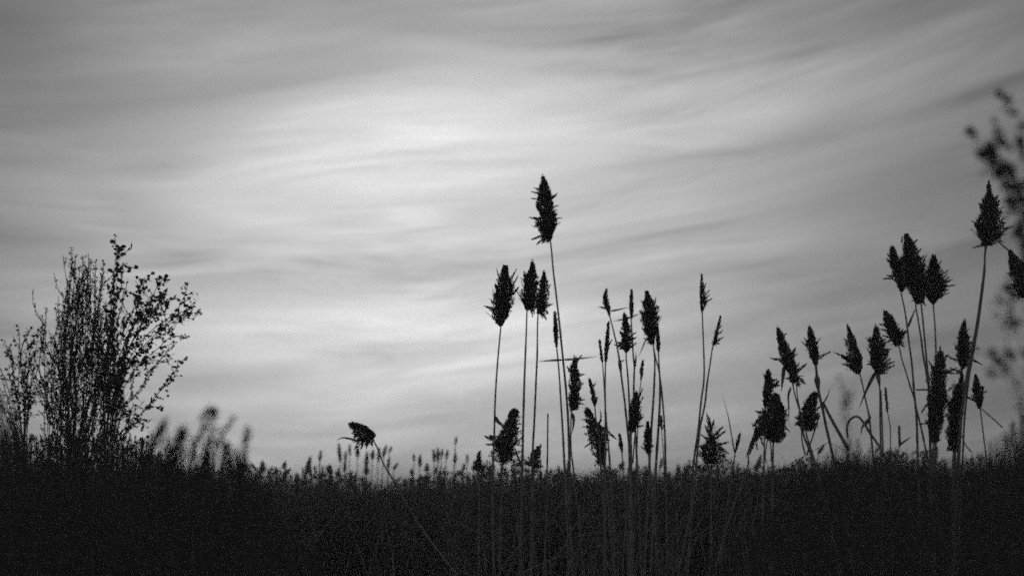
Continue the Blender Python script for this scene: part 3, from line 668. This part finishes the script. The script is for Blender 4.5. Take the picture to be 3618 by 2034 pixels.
# ------------------------------------------------------------------ weeds at the left
def twig(mb, path, r0, r1, sides=5):
    tube(mb, path, np.linspace(r0, r1, len(path)), sides)
def leaf_mesh(name, w=0.75):
    mb = MB()
    mb.add([(0, 0, 0), (0.30 * w, 0.3, 0.06), (0.36 * w, 0.6, 0.05), (0, 1, -0.06), (-0.36 * w, 0.6, 0.05), (-0.30 * w, 0.3, 0.06), (0, 0.5, -0.03)],
           [(0, 1, 6), (1, 2, 6), (2, 3, 6), (3, 4, 6), (4, 5, 6), (5, 0, 6)])
    return mb.mesh(name, M_WLEAF)
ROUND = leaf_mesh('round_leaf', 1.25)
def place_leaf(parent, base, pos, direc, size, me=ROUND, name='leaf'):
    o = bpy.data.objects.new(name, me)
    col.objects.link(o); o.parent = parent
    o.location = Vector(pos - base)
    q = Vector(direc).to_track_quat('Y', 'Z')
    o.rotation_euler = (q @ Vector((0, 1, 0)).rotation_difference(Vector((0, 1, 0)))).to_euler()
    o.rotation_euler.rotate_axis('Y', rng.uniform(0, 6.28))
    o.scale = (size, size, size)

def wormwood(label, d, base_px, tops, leafy, group=None, dens=1.0, w=4.0, ls=(7, 13)):
    k = d / FPX
    base = P(base_px[0], ground_py(d), d); base[2] = 0
    t = thing('wormwood_plant', base, label, 'plant', group)
    V = []
    for (tx, ty, bow) in tops:
        bx = base_px[0] + rng.normal(0, 22); dd = d + rng.normal(0, 0.14)
        sx = base_px[0] + (tx - base_px[0]) * 0.24 + rng.normal(0, 24)
        bow = bow * 1.3 + rng.normal(0, 10)
        pts = [P(tx, ty, dd), P(tx - (tx - sx) * 0.12 + bow * 0.6, ty + (base_px[1] - ty) * 0.25, dd), P(tx - (tx - sx) * 0.45 + bow, ty + (base_px[1] - ty) * 0.55, dd), P(sx, base_px[1], dd),
               np.array((base[0] + rng.normal(0, 0.03), d + (dd - d) * 0.4, -0.01))]
        path = smooth_path(pts, 8)
        ph_ = rng.uniform(0, 6.28, 2); uu = np.linspace(0, 1, len(path))
        path[:, 0] += k * (7 * np.sin(uu * 11 + ph_[0]) + 5 * np.sin(uu * 23 + ph_[1])) * np.sin(np.pi * uu)
        mb = MB(); twig(mb, path, 1.2 * k, w * 0.5 * k)
        vis = path[:int(len(path) * 0.72)]
        shoots = [(vis, 1.0)]
        for q in range(4, len(vis) - 2, 2):                       # forks
            if rng.uniform() < 0.5:
                o1 = unit(rng.normal(size=3) * (1, 0.8, 0.1)); L1 = rng.uniform(45, 150) * k
                up = unit(vis[q - 1] - vis[q + 1])
                e = vis[q] + unit(up + o1 * rng.uniform(0.25, 0.6)) * L1
                sp_ = smooth_path([e, (e + vis[q]) / 2 + o1 * 0.1 * L1, vis[q]], 5)
                twig(mb, sp_, 0.7 * k, 1.5 * k, 4); shoots.append((sp_, 0.9))
        link('stem', mb.mesh('stem', M_WEED, base, True), t)
        for sh, wt in shoots:
            tl = np.linalg.norm(np.diff(sh, axis=0), axis=1).sum()
            n = int(tl / k / 3.4 * dens * wt)
            if n < 3: continue
            sl_ = rng.uniform(0, 1, n); fq = rng.uniform(14, 26); f0 = rng.uniform(0, 6.28)
            sl_ = sl_[(np.sin(sl_ * fq + f0) > rng.uniform(-1.2, 0.4, n)) & (rng.uniform(size=n) < np.interp(sl_, [0, 0.3, 0.7, 1], leafy))]
            n = len(sl_)
            if n < 2: continue
            idx = sl_ * (len(sh) - 1.001); i0 = idx.astype(int); fr = (idx - i0)[:, None]
            p = sh[i0] * (1 - fr) + sh[i0 + 1] * fr
            g = unit(sh[i0] - sh[i0 + 1])
            o = unit(rng.normal(size=(n, 3)) * (1, 1, 0.5))
            ln = rng.uniform(*ls, n) * k
            V.append(diamonds(p + o * (rng.uniform(1, 9, n) * k)[:, None], g * 0.7 + o * 0.8, ln, ln * rng.uniform(0.32, 0.55, n)))
    link('foliage', quads_mesh('foliage', np.concatenate(V) - base, M_WLEAF), t, kind='stuff')
    return t

tops = [(c[0], c[1], c[2]) for c in
        [(x * C[1][2], 800 + y * C[1][2], b) for x, y, b in
         [(430, 160, -8), (405, 215, -14), (468, 165, -6), (502, 155, -4), (545, 188, -2), (590, 190, 0), (420, 235, -12), (450, 225, -8), (480, 240, -6), (515, 250, -2), (385, 300, -18), (372, 400, -20), (355, 480, -24),
          (540, 300, 2), (575, 290, 4), (500, 330, 0), (440, 330, -6), (470, 380, -4), (560, 400, 6), (600, 420, 8), (410, 420, -10), (520, 460, 2), (350, 610, -14), (610, 520, 10), (640, 560, 12), (580, 620, 8),
          (390, 560, -10), (450, 540, -4), (330, 640, -10), (300, 860, -8), (480, 700, 0), (550, 720, 4), (420, 760, -4), (270, 830, -18), (270, 960, -12), (360, 900, -8), (660, 700, 10), (640, 800, 10), (755, 820, 8), (700, 940, 8)]]]
tops += [(x, np.interp(x, [150, 230, 300, 400, 470], [1330, 1010, 960, 1090, 1330]) + abs(rng.normal(0, 170)), rng.normal(0, 14)) for x in rng.uniform(150, 460, 16)]
wormwood('tall bushy wormwood of many upright leafy stalks at the meadow edge', 7.3, (262, 1640), tops, (1.0, 1.0, 1.0, 0.9), dens=1.25, ls=(8, 14))
wormwood('single tall wormwood stalk with a thick tip beside the bushy wormwood', 7.4, (200, 1640), [(162, 1085, -12), (150, 1110, -10), (190, 1190, 6)], (1, 1, 0.7, 0.5), dens=1.2)

def leafy_shrub(label, d, base_px, branches, leaf_px, spacing, name='leafy_shrub', w=6.0, sub=0.6, group=None, cap=290, jit=9.0, cat='shrub', lean_y=0.18):
    k = d / FPX
    base = P(base_px[0], ground_py(d), d); base[2] = 0
    t = thing(name, base, label, cat, group)
    nleaf = 0; rest = []
    for br in branches:
        dd = d + rng.normal(0, lean_y)
        pts = [P(x, y, dd + (d - dd) * i / len(br)) for i, (x, y) in enumerate(br)]
        pts.append(np.array((base[0] + rng.normal(0, 0.02), d, -0.01)))
        path = smooth_path(pts, 7)
        mb = MB(); twig(mb, path, 1.2 * k, w * 0.5 * k)
        vis = path[:-7]
        shoots = [vis]
        for q in range(5, len(vis) - 3, 3):
            if rng.uniform() < sub:
                o1 = unit(rng.normal(size=3) * (1, 0.8, 0.7)); L1 = rng.uniform(25, 85) * k * min(1, q / 15)
                e = vis[q] + (unit(vis[q - 1] - vis[q + 1]) * 0.8 + o1 * 0.8) * L1
                sp_ = smooth_path([e, (e + vis[q]) / 2 + rng.normal(0, 4 * k, 3), vis[q]], 4)
                twig(mb, sp_, 0.8 * k, 1.5 * k, 4)
                shoots.append(sp_)
        link('branch', mb.mesh('branch', M_WEED, base, True), t)
        for j, sh in enumerate(shoots):
            seg = np.r_[0, np.cumsum(np.linalg.norm(np.diff(sh, axis=0), axis=1))]
            end = seg[-1] * (0.72 if j == 0 else 0.9)
            for q in np.arange(0, end, spacing * k):
                if rng.uniform() < 0.12: continue
                pos = np.array([np.interp(q, seg, sh[:, i]) for i in range(3)])
                i = min(np.searchsorted(seg, q), len(sh) - 1)
                g = unit(sh[max(i - 1, 0)] - sh[i] if i > 0 else sh[0] - sh[1])
                o1 = unit(rng.normal(size=3) + g * 0.5)
                sz = leaf_px * k * rng.uniform(0.7, 1.3)
                pos = pos + rng.normal(0, jit * 0.25 * k, 3)
                if j > 0 and rng.uniform() < 0.6: rest.append((pos + rng.normal(0, 5 * k, 3), unit(rng.normal(size=3)), sz * 0.9))
                if nleaf < cap:
                    place_leaf(t, base, pos, o1, sz); nleaf += 1
                else:
                    rest.append((pos, o1, sz))
    if rest:
        c = np.array([r[0] + r[1] * r[2] * 0.5 for r in rest]); g = np.array([r[1] for r in rest]); s = np.array([r[2] for r in rest])
        link('small_leaves', quads_mesh('small_leaves', diamonds(c, g, s, s * 0.75) - base, M_WLEAF), t, kind='stuff')
    return t
B1 = lambda pts: px(1, pts)
leafy_shrub('wide twiggy shrub dotted with small round leaves, leaning away from the wormwood', 7.2, (380, 1640),
    [B1(b) for b in [[(705, 118), (672, 150), (655, 195), (690, 280), (660, 450), (600, 800), (590, 1250)], [(765, 235), (700, 225), (650, 300), (640, 600), (600, 1250)], [(930, 290), (900, 330), (850, 450), (740, 680), (610, 1250)],
     [(860, 268), (820, 320), (790, 430), (720, 680), (620, 1250)], [(1070, 318), (1055, 380), (1010, 470), (930, 580), (740, 780), (640, 1250)], [(1125, 480), (1100, 520), (1040, 520), (900, 600), (700, 860), (640, 1250)],
     [(1110, 425), (1060, 470), (960, 520), (830, 620), (690, 850), (620, 1250)], [(1050, 632), (980, 625), (900, 690), (740, 850), (630, 1250)], [(970, 690), (900, 770), (820, 890), (700, 1050), (650, 1250)],
     [(1050, 745), (1000, 815), (920, 920), (830, 1030), (720, 1160), (680, 1260)], [(950, 350), (870, 420), (780, 520), (690, 750), (610, 1250)], [(880, 380), (820, 480), (760, 560), (660, 800), (600, 1250)],
     [(720, 330), (700, 420), (660, 560), (620, 800), (590, 1250)], [(640, 250), (650, 350), (640, 500), (600, 780), (580, 1250)], [(1000, 400), (930, 430), (860, 520), (760, 640), (640, 900), (610, 1250)],
     [(820, 1130), (780, 1110), (720, 1180), (690, 1260)], [(830, 1220), (790, 1230), (700, 1290)], [(940, 770), (860, 760), (760, 780), (680, 900), (620, 1250)], [(800, 330), (770, 450), (700, 600), (630, 900), (600, 1250)],
     [(930, 385), (905, 430), (850, 500), (760, 640), (620, 1250)], [(760, 1000), (740, 1080), (690, 1180), (660, 1280)], [(690, 1000), (660, 1100), (620, 1250)]]],
    16, 10, sub=0.95, w=4)
leafy_shrub('sparse fine twigged weed with tiny leaves beside the single wormwood stalk', 6.6, (90, 1640),
    [B1(b) for b in [[(20, 640), (60, 760), (100, 1000), (130, 1250)], [(105, 575), (110, 640), (130, 900), (140, 1250)], [(185, 575), (140, 640), (110, 800), (130, 1250)], [(235, 580), (190, 640), (160, 800), (140, 1250)],
     [(30, 720), (90, 780), (150, 900), (150, 1250)], [(200, 700), (170, 800), (150, 950), (140, 1250)], [(230, 780), (180, 900), (150, 1250)], [(-20, 760), (40, 900), (120, 1250)], [(10, 860), (50, 1000), (110, 1250)], [(60, 900), (90, 1050), (130, 1250)], [(215, 640), (190, 800), (160, 1000), (140, 1250)], [(150, 720), (140, 900), (135, 1250)], [(-30, 900), (20, 1040), (100, 1250)], [(60, 680), (80, 860), (130, 1250)],
     [(245, 880), (160, 940), (60, 960), (120, 1250)], [(240, 990), (170, 1010), (80, 1120), (110, 1250)]]],
    11, 10, name='twiggy_weed', w=4, sub=1.0, cap=290, cat='weed')
# blurred spikes standing close to the lens
for lab, d, pts, w in [('blurred leaning seed spike, nearest to the leafy shrub', 2.75, [(945, 1095), (905, 1170), (850, 1265), (790, 1420)], 46), ('blurred hooked seed spike curling at its tip', 2.75, [(1140, 1105), (1170, 1060), (1205, 1040), (1215, 1075), (1160, 1140), (1120, 1210), (1080, 1330)], 42),
                       ('long thin blurred spike slanting across the meadow edge', 2.75, [(1330, 1080), (1270, 1170), (1180, 1320), (1130, 1420)], 30), ('upright blurred spike at the end of the blurred row', 2.75, [(1410, 1140), (1395, 1220), (1375, 1340), (1355, 1450)], 44),
                       ('stubby blurred tuft between the leaning and hooked spikes', 2.75, [(1050, 1150), (1020, 1200), (985, 1290), (950, 1400)], 66), ('short blurred stub beside the upright blurred spike', 2.75, [(1285, 1235), (1290, 1290), (1300, 1400)], 40),
                       ('faint blurred stalk behind the hooked spike', 2.75, [(1230, 1140), (1200, 1190), (1170, 1270), (1160, 1400)], 22)]:
    k = d / FPX
    q = px(1, pts); pp = smooth_path(np.array([P(x, y, d) for x, y in q] + [np.array((P(q[-1][0] - 60, 2034, d)[0], d, -0.01))]), 7)
    base = pp[-1].copy(); base[2] = 0
    t = thing('seed_spike', base, lab, 'weed')
    mb = MB(); tube(mb, pp, np.linspace(3, 7, len(pp)) * 0.5 * k); link('stem', mb.mesh('stem', M_WEED, base, True), t)
    vis = pp[:-7]; n = int(w * 6.5)
    s = rng.uniform(0, 1, n) ** 0.9; idx = s * (len(vis) - 1.01); i0 = idx.astype(int); fr = (idx - i0)[:, None]
    p = vis[i0] * (1 - fr) + vis[i0 + 1] * fr; g = unit(vis[i0] - vis[i0 + 1])
    wid = w * 0.33 * np.clip(np.minimum(0.3 + s * 3, 1.2 - 0.4 * s), 0.2, 1) * k
    o = unit(rng.normal(size=(n, 3)))
    link('seed_head', quads_mesh('seed_head', diamonds(p + o * (wid * rng.uniform(0.1, 1.35, n))[:, None], g + o * 0.8, 26 * k, 6 * k) - base, M_PLUME), t)

# blurred leafy stalk leaning in from the right, close to the lens
R9 = lambda pts: px(9, pts)
leafy_shrub('blurred leafy weed close by, its round leaves overlapping the tree shaped plume', 2.4, (3640, 1700),
    [R9([(545, 205), (600, 260), (700, 420), (720, 700), (740, 1200), (760, 2600)]), R9([(300, 490), (330, 560), (390, 630), (435, 680), (560, 860), (720, 1300), (760, 2600)]), R9([(510, 420), (530, 500), (495, 610), (440, 680), (560, 860), (720, 1300), (760, 2600)]),
     R9([(385, 790), (460, 775), (540, 860), (640, 960), (730, 1300), (770, 2600)]), R9([(560, 740), (585, 830), (640, 960), (720, 1300), (770, 2600)]), R9([(550, 1040), (630, 1085), (710, 1200), (770, 2600)]),
     px(8, [(1240, 155), (1210, 300), (1225, 420), (1190, 490), (1300, 700), (1420, 1200)]), px(8, [(1020, 465), (1090, 490), (1190, 488), (1260, 700), (1420, 1200)]),
     px(8, [(1100, 690), (1150, 665), (1260, 700), (1400, 1100)]), px(7, [(1490, 1040), (1450, 900), (1470, 780), (1600, 1300), (1700, 1600)])],
    40, 44, name='leafy_weed', w=3.5, sub=0.45, cat='weed', cap=250, jit=14, lean_y=0.03)
leafy_shrub('faint blurred sprig between two bristled plumes, close by', 2.6, (2990, 1700), [px(6, [(885, 710), (930, 800), (960, 900), (960, 1200)]), px(6, [(940, 800), (900, 900), (930, 1000), (960, 1200)])], 22, 34, name='leafy_weed', w=4, sub=0.5, cat='weed', cap=60, lean_y=0.02)

# ------------------------------------------------------------------ meadow grass
def blades(name, n, ymin, ymax, top_fn, label, wmm=(6, 14), half=0.36, extra=1.5, bend=0.22, power=1.0):
    u = rng.uniform(0, 1, n) ** power
    y = ymin + (ymax - ymin) * u
    x = rng.uniform(-1, 1, n) * (y * half + extra)
    pxx = x / y * FPX + W0 / 2
    h = top_fn(pxx, y) * 1.0
    az = rng.uniform(0, 2 * np.pi, n); bnd = np.abs(rng.normal(0, bend, n)) * h
    d2 = np.stack([np.cos(az), np.sin(az), np.zeros(n)], 1)
    w = rng.uniform(*wmm, n) / 1000 * 0.5
    fz = rng.uniform(0, np.pi, n); sd = np.stack([np.cos(fz), np.sin(fz), np.zeros(n)], 1)
    b = np.stack([x, y, np.full(n, -0.03)], 1)
    ts = (0.0, 0.4, 0.75, 1.0); ws = (1.0, 0.9, 0.6, 0.08)
    rows = []
    for t_, w_ in zip(ts, ws):
        c = b + np.stack([np.zeros(n), np.zeros(n), h * t_], 1) + d2 * (bnd * t_ ** 2.2)[:, None]
        rows.append((c - sd * (w * w_)[:, None], c + sd * (w * w_)[:, None]))
    V = np.concatenate([np.stack([rows[i][0], rows[i][1], rows[i + 1][1], rows[i + 1][0]], 1) for i in range(3)])
    return link(name, quads_mesh(name, V, M_GRASS), kind='stuff', label=label, category='grass')
TX = [-600, 0, 300, 600, 900, 1100, 1400, 1650, 1900, 2300, 2600, 2800, 3000, 3200, 3400, 3618, 4200]
TY = [1610, 1615, 1630, 1645, 1668, 1682, 1692, 1672, 1655, 1648, 1640, 1625, 1590, 1600, 1610, 1580, 1560]
def far_top(pxx, y):
    n = len(y)
    py = np.interp(pxx, TX, TY) + 8
    z = EYE + (1720 - py) / FPX * y
    clump = 0.09 * np.sin(pxx / 97.0 + y * 1.7) + 0.07 * np.sin(pxx / 31.0 - y * 2.3) + 0.05 * np.sin(pxx / 13.0 + y * 4.1)
    return np.clip(z * (1.0 - np.abs(rng.normal(0, 0.16, n))) + clump * 0.4, 0.3, None)
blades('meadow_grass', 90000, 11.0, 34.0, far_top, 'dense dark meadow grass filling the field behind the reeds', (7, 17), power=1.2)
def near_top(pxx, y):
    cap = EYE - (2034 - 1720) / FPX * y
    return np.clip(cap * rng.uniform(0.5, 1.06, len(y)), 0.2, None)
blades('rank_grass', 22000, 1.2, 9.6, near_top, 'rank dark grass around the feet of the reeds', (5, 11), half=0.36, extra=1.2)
def straw(n, label):
    """dead blades lying and leaning every way between the canes"""
    mb = MB()
    for i in range(n):
        d = rng.uniform(6.8, 10.5)
        x = rng.uniform(-200, 3800) if i % 3 == 0 else rng.normal(2250, 520)
        y = rng.uniform(1665, 2120); ln = rng.uniform(120, 420)
        th = rng.normal(0, 0.55)
        a_ = np.array((x, y)); e_ = a_ + ln * np.array((math.sin(th), math.cos(th)))
        bw_ = rng.normal(0, 0.09) * ln
        mid = (a_ + e_) / 2 + bw_ * np.array((math.cos(th), -math.sin(th)))
        g_ = P(e_[0], e_[1], d); g_[2] = 0.0; g_[0] += rng.normal(0, 0.15)
        pth = smooth_path([P(*a_, d), P(*mid, d), P(*e_, d), g_], 4)
        ribbon(mb, pth[::-1], rng.uniform(2.5, 6.5) * d / FPX, twist=rng.uniform(-2, 2))
    link('dead_straw', mb.mesh('dead_straw', M_STRAW), kind='stuff', label=label, category='straw')
straw(400, 'pale dead straw tangled between the canes')
# brush at the foot of the weeds and on the right bank
def brush(name, m, d0, d1, x0, x1, topxy, label, per=16, spread=70, ls=(14, 30), clump=0.0):
    """m thin leafy stalks of uneven height rooted in the ground"""
    d = rng.uniform(d0, d1, m); x = rng.uniform(x0, x1, m)
    tx, ty = zip(*topxy)
    y = np.interp(x, tx, ty) + np.abs(rng.normal(0, 1, m)) * spread
    if clump: y = y + clump * (np.sin(x / 53.0 + 1.3) + 0.8 * np.sin(x / 23.0) + 0.7 * np.sin(x / 117.0 + 2.0)) + clump * 0.6
    top = np.array([P(a_, b_, c_) for a_, b_, c_ in zip(x, y, d)])
    base = top.copy(); base[:, 2] = -0.02; base[:, 0] += rng.normal(0, 0.10, m); base[:, 1] += rng.normal(0, 0.08, m)
    r = np.stack([np.full(m, 0.0016), np.zeros(m), np.zeros(m)], 1)
    V = [np.stack([base - r, base + r, top + r * 0.4, top - r * 0.4], 1)]
    u = rng.uniform(0, 1, (m, per)) ** 1.3 * 0.62
    c = (top[:, None] * (1 - u[..., None]) + base[:, None] * u[..., None]).reshape(-1, 3)
    k = np.repeat(d / FPX, per); n = m * per
    o = unit(rng.normal(size=(n, 3)))
    c = c + o * (k * rng.uniform(0, 14, n) * (0.3 + np.minimum(u.ravel() * 4, 1)))[:, None]
    ln = k * rng.uniform(*ls, n)
    V.append(diamonds(c, o * 0.8 + (0, 0, 0.8), ln, ln * rng.uniform(0.22, 0.4, n)))
    link(name, quads_mesh(name, np.concatenate(V), M_WLEAF), kind='stuff', label=label, category='brush')
brush('thicket', 1250, 6.4, 9.4, -250, 760, [(-250, 1500), (0, 1520), (150, 1530), (300, 1500), (480, 1530), (600, 1620), (760, 1680)], 'dark tangled thicket at the foot of the wormwood and leafy shrub')
brush('weeds', 2600, 12, 22, 500, 3300, [(500, 1600), (800, 1630), (1100, 1652), (1400, 1672), (1640, 1640), (1720, 1620), (1900, 1640), (2300, 1636), (2700, 1620), (3300, 1590)], 'soft uneven weeds along the far edge of the meadow', 16, 36, (10, 26), 15.0)
brush('weeds', 760, 2.7, 3.9, -250, 1150, [(-250, 1300), (0, 1370), (70, 1500), (150, 1610), (300, 1640), (470, 1560), (560, 1510), (640, 1510), (760, 1535), (850, 1570), (900, 1650), (960, 1730), (1150, 1960)], 'soft blurred weeds close by in front of the wormwood', 22, 80, (10, 22))
brush('thicket', 700, 8.4, 10.5, 2560, 3900, [(2560, 1670), (2750, 1650), (2900, 1630), (3020, 1590), (3120, 1610), (3300, 1615), (3450, 1600), (3618, 1560), (3900, 1540)], 'dark tangled thicket at the foot of the cane trio')
brush('weeds', 620, 2.7, 4.0, 2480, 3900, [(2480, 2000), (2650, 1850), (2780, 1730), (2880, 1640), (2940, 1570), (3000, 1535), (3080, 1555), (3150, 1610), (3300, 1640), (3430, 1600), (3500, 1560), (3560, 1500), (3618, 1420), (3900, 1380)], 'soft blurred weeds close by in front of the cane trio', 22, 55, (10, 22))

# ------------------------------------------------------------------ thin mist volume, added to lift the dark tones and give grain
mb = MB()
e, lo, hi = 960.0, -1.1, 3.4
mb.add([(-e, -e, lo), (e, -e, lo), (e, e, lo), (-e, e, lo), (-e, -e, hi), (e, -e, hi), (e, e, hi), (-e, e, hi)],
       [(0, 3, 2, 1), (4, 5, 6, 7), (0, 1, 5, 4), (1, 2, 6, 5), (2, 3, 7, 6), (3, 0, 4, 7)])
hm = bpy.data.materials.new('added_haze'); hm.use_nodes = True
ht = hm.node_tree; ht.nodes.clear()
pv = ht.nodes.new('ShaderNodeVolumePrincipled'); pv.inputs['Color'].default_value = (0.9, 0.9, 0.9, 1)
pv.inputs['Density'].default_value = 0.0035; pv.inputs['Anisotropy'].default_value = 0.3
ho = ht.nodes.new('ShaderNodeOutputMaterial'); ht.links.new(pv.outputs[0], ho.inputs['Volume'])
link('added_haze', mb.mesh('added_haze', hm), kind='stuff', label='thin mist volume added over the meadow to lift its dark tones', category='added_haze')
